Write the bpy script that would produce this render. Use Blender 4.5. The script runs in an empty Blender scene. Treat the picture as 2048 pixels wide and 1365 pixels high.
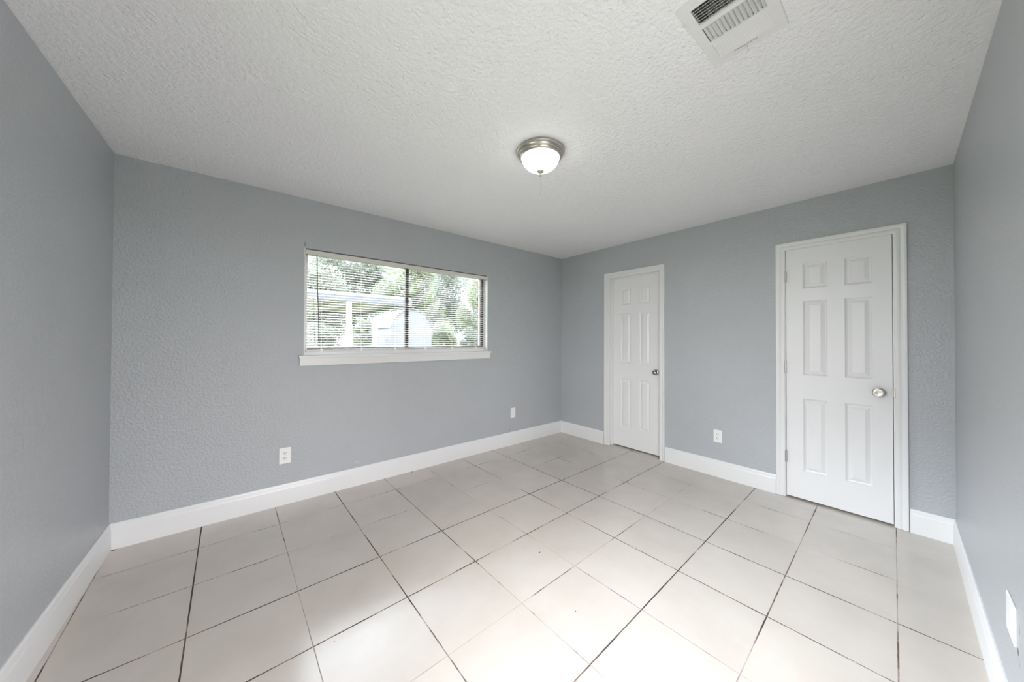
import bpy, bmesh, math, random
from mathutils import Vector, Matrix

SC = bpy.context.scene
COL = SC.collection
random.seed(11)
PI = math.pi

# ------------------------------------------------------------------ camera
cam_data = bpy.data.cameras.new('camera')
cam_data.sensor_width = 36.0
cam_data.lens = 656.403 / 2048 * 36.0
cam_data.shift_x = -8.454 / 2048
cam_data.shift_y = -9.516 / 2048
cam_data.clip_start = 0.01
cam_data.clip_end = 500
cam = bpy.data.objects.new('camera', cam_data)
COL.objects.link(cam)
_f = Vector((0.6419, 0.7668, 0)).normalized()
_p, _r = 0.009669, 0.003859
fwd = (_f * math.cos(_p) + Vector((0, 0, 1)) * math.sin(_p)).normalized()
right = fwd.cross(Vector((0, 0, 1))).normalized()
up = right.cross(fwd)
M = Matrix((right, up, -fwd)).transposed().to_4x4() @ Matrix.Rotation(_r, 4, 'Z')
cam.matrix_world = Matrix.Translation((0.6126, -3.1454, 1.2983)) @ M
SC.camera = cam

# ------------------------------------------------------------------ light and exposure
SC.view_settings.view_transform = 'Standard'
SC.view_settings.look = 'None'
SC.view_settings.gamma = 1.0
SC.view_settings.use_curve_mapping = False
SC.view_settings.exposure = 0.13
SC.cycles.use_denoising = True
SC.cycles.max_bounces = 14
SC.cycles.diffuse_bounces = 10
SC.cycles.transparent_max_bounces = 24
SC.cycles.sample_clamp_indirect = 8.0
SC.cycles.caustics_reflective = False
SC.cycles.caustics_refractive = False

SKY_LOW = 1.25       # hazy white sky near the horizon beyond the window
SKY_HIGH = 42.0      # overhead sky, boosted to light the room through the window
SKY_FILL_SIDE = 11.0      # sky boosted westward, fill light through the added side window
SKY_FILL_FRONT = 9.0      # sky boosted southward, fill light through the added doorway
LAMP = 6.0

world = bpy.data.worlds.new('overcast_sky')
SC.world = world
world.use_nodes = True
nt = world.node_tree
nt.nodes.clear()
out = nt.nodes.new('ShaderNodeOutputWorld')
bg = nt.nodes.new('ShaderNodeBackground')
tc = nt.nodes.new('ShaderNodeTexCoord')
sep = nt.nodes.new('ShaderNodeSeparateXYZ')
mr = nt.nodes.new('ShaderNodeMapRange')
mr.interpolation_type = 'SMOOTHSTEP'
mr.inputs['From Min'].default_value = 0.225
mr.inputs['From Max'].default_value = 0.40
mr.inputs['To Min'].default_value = SKY_LOW
mr.inputs['To Max'].default_value = SKY_HIGH
bg.inputs['Color'].default_value = (0.905, 0.945, 1.05, 1)
nt.links.new(tc.outputs['Generated'], sep.inputs[0])
nt.links.new(sep.outputs['Z'], mr.inputs['Value'])
def sky_lobe(direction, strength):
    """sky brightened around one azimuth as fill light for the room"""
    d = nt.nodes.new('ShaderNodeVectorMath')
    d.operation = 'DOT_PRODUCT'
    d.inputs[1].default_value = direction
    nt.links.new(tc.outputs['Generated'], d.inputs[0])
    r = nt.nodes.new('ShaderNodeMapRange')
    r.interpolation_type = 'SMOOTHSTEP'
    r.inputs['From Min'].default_value = 0.35
    r.inputs['From Max'].default_value = 0.85
    r.inputs['To Min'].default_value = 0.0
    r.inputs['To Max'].default_value = strength
    nt.links.new(d.outputs['Value'], r.inputs['Value'])
    return r.outputs['Result']


# the overhead boost is kept to the sky on the back window side
mrb = nt.nodes.new('ShaderNodeMapRange')
mrb.interpolation_type = 'SMOOTHSTEP'
mrb.inputs['From Min'].default_value = -0.25
mrb.inputs['From Max'].default_value = 0.25
mrb.inputs['To Min'].default_value = 0.12
mrb.inputs['To Max'].default_value = 1.0
nt.links.new(sep.outputs['Y'], mrb.inputs['Value'])
mlt = nt.nodes.new('ShaderNodeMath')
mlt.operation = 'MULTIPLY'
nt.links.new(mr.outputs['Result'], mlt.inputs[0])
nt.links.new(mrb.outputs['Result'], mlt.inputs[1])
nt.links.new(mlt.outputs[0], bg.inputs['Strength'])
mx2 = nt.nodes.new('ShaderNodeMath')
mx2.operation = 'MAXIMUM'
nt.links.new(sky_lobe((-1.0, 0.0, 0.0), SKY_FILL_SIDE), mx2.inputs[0])
nt.links.new(sky_lobe((0.0, -1.0, 0.0), SKY_FILL_FRONT), mx2.inputs[1])
bg2 = nt.nodes.new('ShaderNodeBackground')
bg2.inputs['Color'].default_value = (0.985, 0.965, 0.965, 1)     # warmer tint for the fill lobes
nt.links.new(mx2.outputs[0], bg2.inputs['Strength'])
ads = nt.nodes.new('ShaderNodeAddShader')
nt.links.new(bg.outputs[0], ads.inputs[0])
nt.links.new(bg2.outputs[0], ads.inputs[1])
nt.links.new(ads.outputs[0], out.inputs['Surface'])

# sampling portals in the window and the two added openings (they give no light of their own)
pd = bpy.data.lights.new('door_portal', 'AREA')
pd.shape = 'RECTANGLE'
pd.size, pd.size_y = 1.12, 2.06
pd.cycles.is_portal = True
pdo = bpy.data.objects.new('door_portal', pd)
COL.objects.link(pdo)
pdo.location = (1.13, -3.5, 1.02)
pdo.rotation_euler = (PI / 2, 0, 0)
ps = bpy.data.lights.new('side_portal', 'AREA')
ps.shape = 'RECTANGLE'
ps.size, ps.size_y = 1.3, 1.35
ps.cycles.is_portal = True
pso = bpy.data.objects.new('side_portal', ps)
COL.objects.link(pso)
pso.location = (-0.17, -2.235, 1.475)
pso.rotation_euler = (PI / 2, 0, -PI / 2)
pl = bpy.data.lights.new('window_portal', 'AREA')
pl.shape = 'RECTANGLE'
pl.size, pl.size_y = 1.86, 0.92
pl.cycles.is_portal = True
po = bpy.data.objects.new('window_portal', pl)
COL.objects.link(po)
po.location = (1.905, 0.24, 1.60)
po.rotation_euler = (-PI / 2, 0, 0)


# ------------------------------------------------------------------ materials
def new_mat(name):
    m = bpy.data.materials.new(name)
    m.use_nodes = True
    n = m.node_tree
    b = n.nodes['Principled BSDF']
    return m, n, b


def plain(name, color, rough=0.5, metal=0.0, spec=0.5, noise=0.0, nscale=20, bump=0.0, bscale=200, bdist=0.001, coords='Object'):
    """one colour with a faint procedural mottling and an optional fine bump"""
    m, n, b = new_mat(name)
    b.inputs['Roughness'].default_value = rough
    b.inputs['Metallic'].default_value = metal
    b.inputs['Specular IOR Level'].default_value = spec
    t = n.nodes.new('ShaderNodeTexCoord')
    no = n.nodes.new('ShaderNodeTexNoise')
    no.inputs['Scale'].default_value = nscale
    no.inputs['Detail'].default_value = 3
    n.links.new(t.outputs[coords], no.inputs['Vector'])
    mx = n.nodes.new('ShaderNodeMix')
    mx.data_type = 'RGBA'
    mx.inputs[6].default_value = tuple(c * (1 - noise) for c in color) + (1,)
    mx.inputs[7].default_value = tuple(min(1, c * (1 + noise)) for c in color) + (1,)
    n.links.new(no.outputs['Fac'], mx.inputs[0])
    n.links.new(mx.outputs[2], b.inputs['Base Color'])
    if bump:
        nb = n.nodes.new('ShaderNodeTexNoise')
        nb.inputs['Scale'].default_value = bscale
        nb.inputs['Detail'].default_value = 2
        n.links.new(t.outputs[coords], nb.inputs['Vector'])
        bp = n.nodes.new('ShaderNodeBump')
        bp.inputs['Strength'].default_value = bump
        bp.inputs['Distance'].default_value = bdist
        n.links.new(nb.outputs['Fac'], bp.inputs['Height'])
        n.links.new(bp.outputs[0], b.inputs['Normal'])
    return m


def math_node(n, op, a, b=None, c=None):
    k = n.nodes.new('ShaderNodeMath')
    k.operation = op
    for i, v in enumerate((a, b, c)):
        if v is None:
            continue
        if isinstance(v, (int, float)):
            k.inputs[i].default_value = v
        else:
            n.links.new(v, k.inputs[i])
    return k.outputs[0]


def add_marks(m, marks, axes=('X', 'Z')):
    """scuffs and chips that stay on the surface: (u, v, radius_u, radius_v, colour) in object space"""
    n = m.node_tree
    b = n.nodes['Principled BSDF']
    src = b.inputs['Base Color'].links[0].from_socket
    t = n.nodes.new('ShaderNodeTexCoord')
    s = n.nodes.new('ShaderNodeSeparateXYZ')
    n.links.new(t.outputs['Object'], s.inputs[0])
    no = n.nodes.new('ShaderNodeTexNoise')
    no.inputs['Scale'].default_value = 120
    n.links.new(t.outputs['Object'], no.inputs['Vector'])
    for (u, v, ru, rv, colr) in marks:
        du = math_node(n, 'DIVIDE', math_node(n, 'SUBTRACT', s.outputs[axes[0]], u), ru)
        dv = math_node(n, 'DIVIDE', math_node(n, 'SUBTRACT', s.outputs[axes[1]], v), rv)
        d = math_node(n, 'ADD', math_node(n, 'MULTIPLY', du, du), math_node(n, 'MULTIPLY', dv, dv))
        d = math_node(n, 'ADD', d, math_node(n, 'MULTIPLY', math_node(n, 'SUBTRACT', no.outputs['Fac'], 0.5), 2.0))
        f = math_node(n, 'LESS_THAN', d, 0.8)
        mx = n.nodes.new('ShaderNodeMix')
        mx.data_type = 'RGBA'
        n.links.new(f, mx.inputs[0])
        n.links.new(src, mx.inputs[6])
        mx.inputs[7].default_value = colr + (1,)
        src = mx.outputs[2]
    n.links.new(src, b.inputs['Base Color'])
    return m


WALL_C = (0.448, 0.467, 0.492)


def wall_paint(name, texture):
    return plain(name, WALL_C, 0.38, spec=0.5, noise=0.025, nscale=3, bump=texture, bscale=70, bdist=0.007)


M_wall_left = wall_paint('grey_wall_paint_left', 0.4)
M_wall_back = add_marks(wall_paint('grey_wall_paint_back', 0.8), [
    (1.413, 0.206, 0.022, 0.007, (0.55, 0.56, 0.58)), (1.437, 0.222, 0.008, 0.004, (0.55, 0.56, 0.58)),
    (3.144, 0.184, 0.006, 0.006, (0.12, 0.12, 0.13)), (1.002, 2.066, 0.0022, 0.028, (0.08, 0.08, 0.08))])
M_wall_right = wall_paint('grey_wall_paint_right', 0.7)
M_wall_front = add_marks(wall_paint('grey_wall_paint_front', 0.3), [
    (1.683, 0.352, 0.013, 0.013, (0.13, 0.13, 0.14)), (1.700, 0.325, 0.003, 0.012, (0.12, 0.12, 0.13)),
    (1.706, 0.430, 0.004, 0.018, (0.22, 0.23, 0.25)), (1.722, 0.395, 0.004, 0.012, (0.22, 0.23, 0.25))])
M_ceiling = plain('orange_peel_ceiling_paint', (0.865, 0.866, 0.880), 0.7, spec=0.25, noise=0.012, nscale=4, bump=0.95, bscale=58, bdist=0.0095)
M_trim = plain('white_trim_paint', (0.77, 0.77, 0.775), 0.32, noise=0.01, nscale=6, bump=0.05, bscale=60)
M_door = plain('white_door_paint', (0.79, 0.79, 0.80), 0.36, noise=0.01, nscale=5, bump=0.06, bscale=70)
M_plate = plain('white_plastic', (0.86, 0.86, 0.85), 0.3, noise=0.01, nscale=15)
M_slot = plain('dark_socket_slot', (0.02, 0.02, 0.02), 0.6, noise=0.1)
M_screw = plain('painted_screw_head', (0.72, 0.72, 0.70), 0.35, noise=0.05, nscale=80)
M_nickel = plain('brushed_nickel', (0.50, 0.47, 0.43), 0.30, metal=1.0, noise=0.06, nscale=60, bump=0.05, bscale=500, bdist=0.0005)
M_nickel_dark = plain('satin_nickel', (0.40, 0.365, 0.33), 0.18, metal=1.0, noise=0.06, nscale=60)
M_finial = plain('aged_nickel', (0.42, 0.40, 0.37), 0.35, metal=0.7, noise=0.06, nscale=60)
M_hinge = plain('hinge_steel', (0.55, 0.53, 0.50), 0.3, metal=1.0, noise=0.08, nscale=90)
M_vent = plain('white_enamel', (0.78, 0.78, 0.77), 0.4, noise=0.015, nscale=12)
M_duct = plain('galvanised_duct', (0.10, 0.10, 0.10), 0.6, metal=0.4, noise=0.3, nscale=30)
M_damper = plain('damper_steel', (0.30, 0.31, 0.32), 0.45, metal=0.5, noise=0.12, nscale=40)
M_bronze = plain('bronze_aluminium', (0.055, 0.045, 0.04), 0.4, metal=0.3, noise=0.1, nscale=40)
M_rail = plain('blind_rail_enamel', (0.70, 0.675, 0.64), 0.35, noise=0.012, nscale=15)
M_cord = plain('blind_cord', (0.85, 0.84, 0.82), 0.7, noise=0.05, nscale=200)
M_string = plain('pink_string', (0.62, 0.50, 0.49), 0.8, noise=0.1, nscale=200)
M_wand = plain('smoky_plastic_wand', (0.16, 0.16, 0.17), 0.15, noise=0.1, nscale=60)
M_dark = plain('dark_backing_board', (0.03, 0.03, 0.03), 0.9, noise=0.1)  # near-black colour stands for the shade behind the doors
M_shed = plain('pale_metal_siding', (0.125, 0.135, 0.155), 0.5, noise=0.03, nscale=4)
M_shed_door = plain('white_shed_door', (0.20, 0.205, 0.21), 0.5, noise=0.03, nscale=4)
M_fascia = plain('blue_grey_steel_fascia', (0.082, 0.093, 0.113), 0.5, noise=0.03, nscale=3)
M_post = plain('white_steel_post', (0.6, 0.6, 0.6), 0.5, noise=0.03, nscale=3)
M_beam = plain('cream_beam', (0.30, 0.29, 0.26), 0.6, noise=0.05, nscale=5)
M_pan = plain('corrugated_roof_pan', (0.22, 0.21, 0.205), 0.6, noise=0.06, nscale=3)
M_bark = plain('tree_bark', (0.10, 0.08, 0.06), 0.9, noise=0.3, nscale=8, bump=0.5, bscale=20, bdist=0.02)
M_ground = plain('dry_lawn', (0.10, 0.11, 0.06), 0.95, noise=0.25, nscale=2, bump=0.3, bscale=30, bdist=0.02)


def leaf_mat(name, color):
    m, n, b = new_mat(name)
    t = n.nodes.new('ShaderNodeTexCoord')
    no = n.nodes.new('ShaderNodeTexNoise')
    no.inputs['Scale'].default_value = 1.3
    no.inputs['Detail'].default_value = 4
    n.links.new(t.outputs['Object'], no.inputs['Vector'])
    cr = n.nodes.new('ShaderNodeValToRGB')
    cr.color_ramp.elements[0].position = 0.3
    cr.color_ramp.elements[1].position = 0.7
    cr.color_ramp.elements[0].color = tuple(c * 0.75 for c in color) + (1,)
    cr.color_ramp.elements[1].color = tuple(c * 1.25 for c in color) + (1,)
    n.links.new(no.outputs['Fac'], cr.inputs[0])
    n.links.new(cr.outputs[0], b.inputs['Base Color'])
    b.inputs['Roughness'].default_value = 0.6
    b.inputs['Specular IOR Level'].default_value = 0.2
    tr = n.nodes.new('ShaderNodeBsdfTranslucent')
    n.links.new(cr.outputs[0], tr.inputs['Color'])
    ms = n.nodes.new('ShaderNodeMixShader')
    ms.inputs[0].default_value = 0.4
    o = n.nodes['Material Output']
    n.links.new(b.outputs[0], ms.inputs[1])
    n.links.new(tr.outputs[0], ms.inputs[2])
    n.links.new(ms.outputs[0], o.inputs['Surface'])
    return m


M_leaf = [leaf_mat('grey_green_leaves', (0.125, 0.140, 0.108)), leaf_mat('yellow_green_leaves', (0.150, 0.170, 0.118)),
          leaf_mat('dull_green_leaves', (0.115, 0.130, 0.108))]


def slat_mat():
    m, n, b = new_mat('white_vinyl_slat')
    b.inputs['Base Color'].default_value = (0.86, 0.85, 0.83, 1)
    b.inputs['Roughness'].default_value = 0.35
    t = n.nodes.new('ShaderNodeTexCoord')
    no = n.nodes.new('ShaderNodeTexNoise')
    no.inputs['Scale'].default_value = 6
    n.links.new(t.outputs['Object'], no.inputs['Vector'])
    mx = n.nodes.new('ShaderNodeMix')
    mx.data_type = 'RGBA'
    mx.inputs[6].default_value = (0.84, 0.83, 0.81, 1)
    mx.inputs[7].default_value = (0.88, 0.87, 0.85, 1)
    n.links.new(no.outputs['Fac'], mx.inputs[0])
    n.links.new(mx.outputs[2], b.inputs['Base Color'])
    tr = n.nodes.new('ShaderNodeBsdfTranslucent')
    tr.inputs['Color'].default_value = (0.8, 0.77, 0.72, 1)
    ms = n.nodes.new('ShaderNodeMixShader')
    ms.inputs[0].default_value = 0.22
    o = n.nodes['Material Output']
    n.links.new(b.outputs[0], ms.inputs[1])
    n.links.new(tr.outputs[0], ms.inputs[2])
    n.links.new(ms.outputs[0], o.inputs['Surface'])
    return m


M_slat = slat_mat()


def glass_mat():
    m, n, b = new_mat('window_glass')
    n.nodes.remove(b)
    lw = n.nodes.new('ShaderNodeFresnel')
    lw.inputs['IOR'].default_value = 1.45
    no = n.nodes.new('ShaderNodeTexNoise')       # faint waviness of the pane
    no.inputs['Scale'].default_value = 2
    tc_ = n.nodes.new('ShaderNodeTexCoord')
    n.links.new(tc_.outputs['Object'], no.inputs['Vector'])
    bp = n.nodes.new('ShaderNodeBump')
    bp.inputs['Strength'].default_value = 0.02
    n.links.new(no.outputs['Fac'], bp.inputs['Height'])
    tr = n.nodes.new('ShaderNodeBsdfTransparent')
    tr.inputs['Color'].default_value = (0.95, 0.97, 0.96, 1)
    gl = n.nodes.new('ShaderNodeBsdfGlossy')
    gl.inputs['Roughness'].default_value = 0.02
    n.links.new(bp.outputs[0], gl.inputs['Normal'])
    ms = n.nodes.new('ShaderNodeMixShader')
    n.links.new(lw.outputs[0], ms.inputs[0])
    n.links.new(tr.outputs[0], ms.inputs[1])
    n.links.new(gl.outputs[0], ms.inputs[2])
    n.links.new(ms.outputs[0], n.nodes['Material Output'].inputs['Surface'])
    return m


M_glass = glass_mat()


def dome_mat():
    m, n, b = new_mat('lit_frosted_glass')
    b.inputs['Base Color'].default_value = (0.9, 0.9, 0.88, 1)
    b.inputs['Roughness'].default_value = 0.25
    b.inputs['Emission Color'].default_value = (1.0, 0.98, 0.95, 1)
    t = n.nodes.new('ShaderNodeTexCoord')
    no = n.nodes.new('ShaderNodeTexNoise')
    no.inputs['Scale'].default_value = 9
    n.links.new(t.outputs['Object'], no.inputs['Vector'])
    k = math_node(n, 'MULTIPLY_ADD', no.outputs['Fac'], 0.25, LAMP)
    n.links.new(k, b.inputs['Emission Strength'])
    return m


M_dome = dome_mat()


def brick_mat():
    m, n, b = new_mat('pink_brick')
    t = n.nodes.new('ShaderNodeTexCoord')
    mp = n.nodes.new('ShaderNodeMapping')
    mp.inputs['Rotation'].default_value = (PI / 2, 0, 0)
    n.links.new(t.outputs['Object'], mp.inputs['Vector'])
    br = n.nodes.new('ShaderNodeTexBrick')
    br.inputs['Color1'].default_value = (0.40, 0.27, 0.23, 1)
    br.inputs['Color2'].default_value = (0.34, 0.24, 0.21, 1)
    br.inputs['Mortar'].default_value = (0.45, 0.43, 0.40, 1)
    br.inputs['Scale'].default_value = 4.6
    br.inputs['Mortar Size'].default_value = 0.02
    n.links.new(mp.outputs[0], br.inputs['Vector'])
    n.links.new(br.outputs['Color'], b.inputs['Base Color'])
    b.inputs['Roughness'].default_value = 0.85
    return m


M_brick = brick_mat()


def shingle_mat():
    m, n, b = new_mat('light_roof_shingles')
    t = n.nodes.new('ShaderNodeTexCoord')
    s = n.nodes.new('ShaderNodeSeparateXYZ')
    n.links.new(t.outputs['Object'], s.inputs[0])
    f = math_node(n, 'FRACT', math_node(n, 'MULTIPLY', s.outputs['Z'], 6.5))
    r = n.nodes.new('ShaderNodeValToRGB')
    r.color_ramp.elements[0].position = 0.12
    r.color_ramp.elements[0].color = (0.10, 0.10, 0.11, 1)
    r.color_ramp.elements[1].position = 0.3
    r.color_ramp.elements[1].color = (0.22, 0.22, 0.225, 1)
    n.links.new(f, r.inputs[0])
    n.links.new(r.outputs[0], b.inputs['Base Color'])
    b.inputs['Roughness'].default_value = 0.9
    return m


M_shingle = shingle_mat()


def tile_mat():
    m, n, b = new_mat('beige_ceramic_floor_tiles')
    t = n.nodes.new('ShaderNodeTexCoord')
    s = n.nodes.new('ShaderNodeSeparateXYZ')
    n.links.new(t.outputs['Object'], s.inputs[0])
    # grid: origin (0.8294,-0.318), steps (0.4086,0.0080) and (0.0090,-0.4043)
    det = 0.4086 * -0.4043 - 0.0080 * 0.0090
    x = math_node(n, 'SUBTRACT', s.outputs['X'], 0.8294)
    y = math_node(n, 'SUBTRACT', s.outputs['Y'], -0.318)
    u = math_node(n, 'ADD', math_node(n, 'MULTIPLY', x, -0.4043 / det), math_node(n, 'MULTIPLY', y, -0.0090 / det))
    v = math_node(n, 'ADD', math_node(n, 'MULTIPLY', x, -0.0080 / det), math_node(n, 'MULTIPLY', y, 0.4086 / det))
    # hand-cut unevenness of the joint edges
    nw = n.nodes.new('ShaderNodeTexNoise')
    nw.inputs['Scale'].default_value = 35
    nw.inputs['Detail'].default_value = 2
    n.links.new(t.outputs['Object'], nw.inputs['Vector'])
    wob = math_node(n, 'MULTIPLY', math_node(n, 'SUBTRACT', nw.outputs['Fac'], 0.5), 0.006)

    def dist(k):
        f = math_node(n, 'FRACT', math_node(n, 'ADD', math_node(n, 'ADD', k, wob), 50.5))
        return math_node(n, 'MULTIPLY', math_node(n, 'ABSOLUTE', math_node(n, 'SUBTRACT', f, 0.5)), 0.406)
    du, dv = dist(u), dist(v)
    dmin = math_node(n, 'MINIMUM', du, dv)

    # every joint line carries its own amount of dirt
    def line_rand(k, seed):
        w = n.nodes.new('ShaderNodeTexWhiteNoise')
        w.noise_dimensions = '1D'
        n.links.new(math_node(n, 'ADD', math_node(n, 'ROUND', k), seed), w.inputs['W'])
        return w.outputs['Value']
    isu = math_node(n, 'LESS_THAN', du, dv)
    ru, rv = line_rand(u, 3.37), line_rand(v, 18.71)
    rl = n.nodes.new('ShaderNodeMix')
    n.links.new(isu, rl.inputs[0])
    n.links.new(rv, rl.inputs[2])
    n.links.new(ru, rl.inputs[3])
    nd = n.nodes.new('ShaderNodeTexNoise')
    nd.inputs['Scale'].default_value = 3.4
    nd.inputs['Detail'].default_value = 6
    nd.inputs['Roughness'].default_value = 0.65
    n.links.new(t.outputs['Object'], nd.inputs['Vector'])
    dirt = math_node(n, 'ADD', nd.outputs['Fac'], math_node(n, 'MULTIPLY', math_node(n, 'SUBTRACT', rl.outputs[0], 0.5), 0.26))
    gc = n.nodes.new('ShaderNodeValToRGB')
    e = gc.color_ramp.elements
    e[0].position, e[0].color = 0.37, (0.42, 0.37, 0.32, 1)
    e[1].position, e[1].color = 0.63, (0.040, 0.027, 0.018, 1)
    k = e.new(0.45)
    k.color = (0.36, 0.29, 0.235, 1)
    k = e.new(0.525)
    k.color = (0.13, 0.085, 0.055, 1)
    n.links.new(dirt, gc.inputs[0])
    # joint half width grows a little where the dirt is heavy
    hw = math_node(n, 'MULTIPLY_ADD', dirt, 0.0050, -0.0002)
    g = n.nodes.new('ShaderNodeMapRange')
    g.interpolation_type = 'SMOOTHSTEP'
    n.links.new(dmin, g.inputs['Value'])
    n.links.new(math_node(n, 'SUBTRACT', hw, 0.0006), g.inputs['From Min'])
    n.links.new(math_node(n, 'ADD', hw, 0.0010), g.inputs['From Max'])
    g.inputs['To Min'].default_value = 1
    g.inputs['To Max'].default_value = 0
    # tile body: cloudy beige
    n1 = n.nodes.new('ShaderNodeTexNoise')
    n1.inputs['Scale'].default_value = 3.5
    n1.inputs['Detail'].default_value = 6
    n1.inputs['Roughness'].default_value = 0.6
    n.links.new(t.outputs['Object'], n1.inputs['Vector'])
    tcr = n.nodes.new('ShaderNodeValToRGB')
    tcr.color_ramp.elements[0].position = 0.3
    tcr.color_ramp.elements[0].color = (0.550, 0.497, 0.445, 1)
    tcr.color_ramp.elements[1].position = 0.7
    tcr.color_ramp.elements[1].color = (0.608, 0.560, 0.510, 1)
    n.links.new(n1.outputs['Fac'], tcr.inputs[0])
    # a shade of its own for every tile
    wt = n.nodes.new('ShaderNodeTexWhiteNoise')
    wt.noise_dimensions = '2D'
    cv = n.nodes.new('ShaderNodeCombineXYZ')
    n.links.new(math_node(n, 'FLOOR', u), cv.inputs[0])
    n.links.new(math_node(n, 'FLOOR', v), cv.inputs[1])
    n.links.new(cv.outputs[0], wt.inputs['Vector'])
    hs = n.nodes.new('ShaderNodeHueSaturation')
    n.links.new(math_node(n, 'MULTIPLY_ADD', wt.outputs['Value'], 0.05, 0.975), hs.inputs['Value'])
    n.links.new(tcr.outputs[0], hs.inputs['Color'])
    src = hs.outputs[0]
    # small chips and specks of dirt
    for (mx_, my_, r_) in ((2.018, -1.696, .008), (1.848, -2.119, .005), (3.522, -2.072, .006), (1.339, -1.257, .005), (0.026, -0.02, .02),
                           (1.899, -0.03, .014), (4.125, -0.755, .02), (4.135, -1.382, .018), (0.93, -1.56, .004), (2.05, -1.46, .004)):
        dx = math_node(n, 'SUBTRACT', s.outputs['X'], mx_)
        dy = math_node(n, 'SUBTRACT', s.outputs['Y'], my_)
        d = math_node(n, 'SQRT', math_node(n, 'ADD', math_node(n, 'MULTIPLY', dx, dx), math_node(n, 'MULTIPLY', math_node(n, 'MULTIPLY', dy, dy), 2.5)))
        f = math_node(n, 'LESS_THAN', math_node(n, 'MULTIPLY', d, math_node(n, 'MULTIPLY_ADD', nw.outputs['Fac'], 2.0, 0.4)), r_)
        mm = n.nodes.new('ShaderNodeMix')
        mm.data_type = 'RGBA'
        n.links.new(f, mm.inputs[0])
        n.links.new(src, mm.inputs[6])
        mm.inputs[7].default_value = (0.10, 0.075, 0.055, 1)
        src = mm.outputs[2]
    mx = n.nodes.new('ShaderNodeMix')
    mx.data_type = 'RGBA'
    n.links.new(g.outputs['Result'], mx.inputs[0])
    n.links.new(src, mx.inputs[6])
    n.links.new(gc.outputs[0], mx.inputs[7])
    n.links.new(mx.outputs[2], b.inputs['Base Color'])
    # glaze: smooth on the tile, dull in the joint
    n.links.new(math_node(n, 'MULTIPLY_ADD', g.outputs['Result'], 0.5, 0.21), b.inputs['Roughness'])
    b.inputs['Specular IOR Level'].default_value = 0.85
    nb = n.nodes.new('ShaderNodeTexNoise')
    nb.inputs['Scale'].default_value = 28
    nb.inputs['Detail'].default_value = 4
    n.links.new(t.outputs['Object'], nb.inputs['Vector'])
    h = math_node(n, 'SUBTRACT', math_node(n, 'MULTIPLY', nb.outputs['Fac'], 0.35), g.outputs['Result'])
    bp = n.nodes.new('ShaderNodeBump')
    bp.inputs['Strength'].default_value = 0.22
    bp.inputs['Distance'].default_value = 0.0025
    n.links.new(h, bp.inputs['Height'])
    n.links.new(bp.outputs[0], b.inputs['Normal'])
    return m


M_tile = tile_mat()


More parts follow.
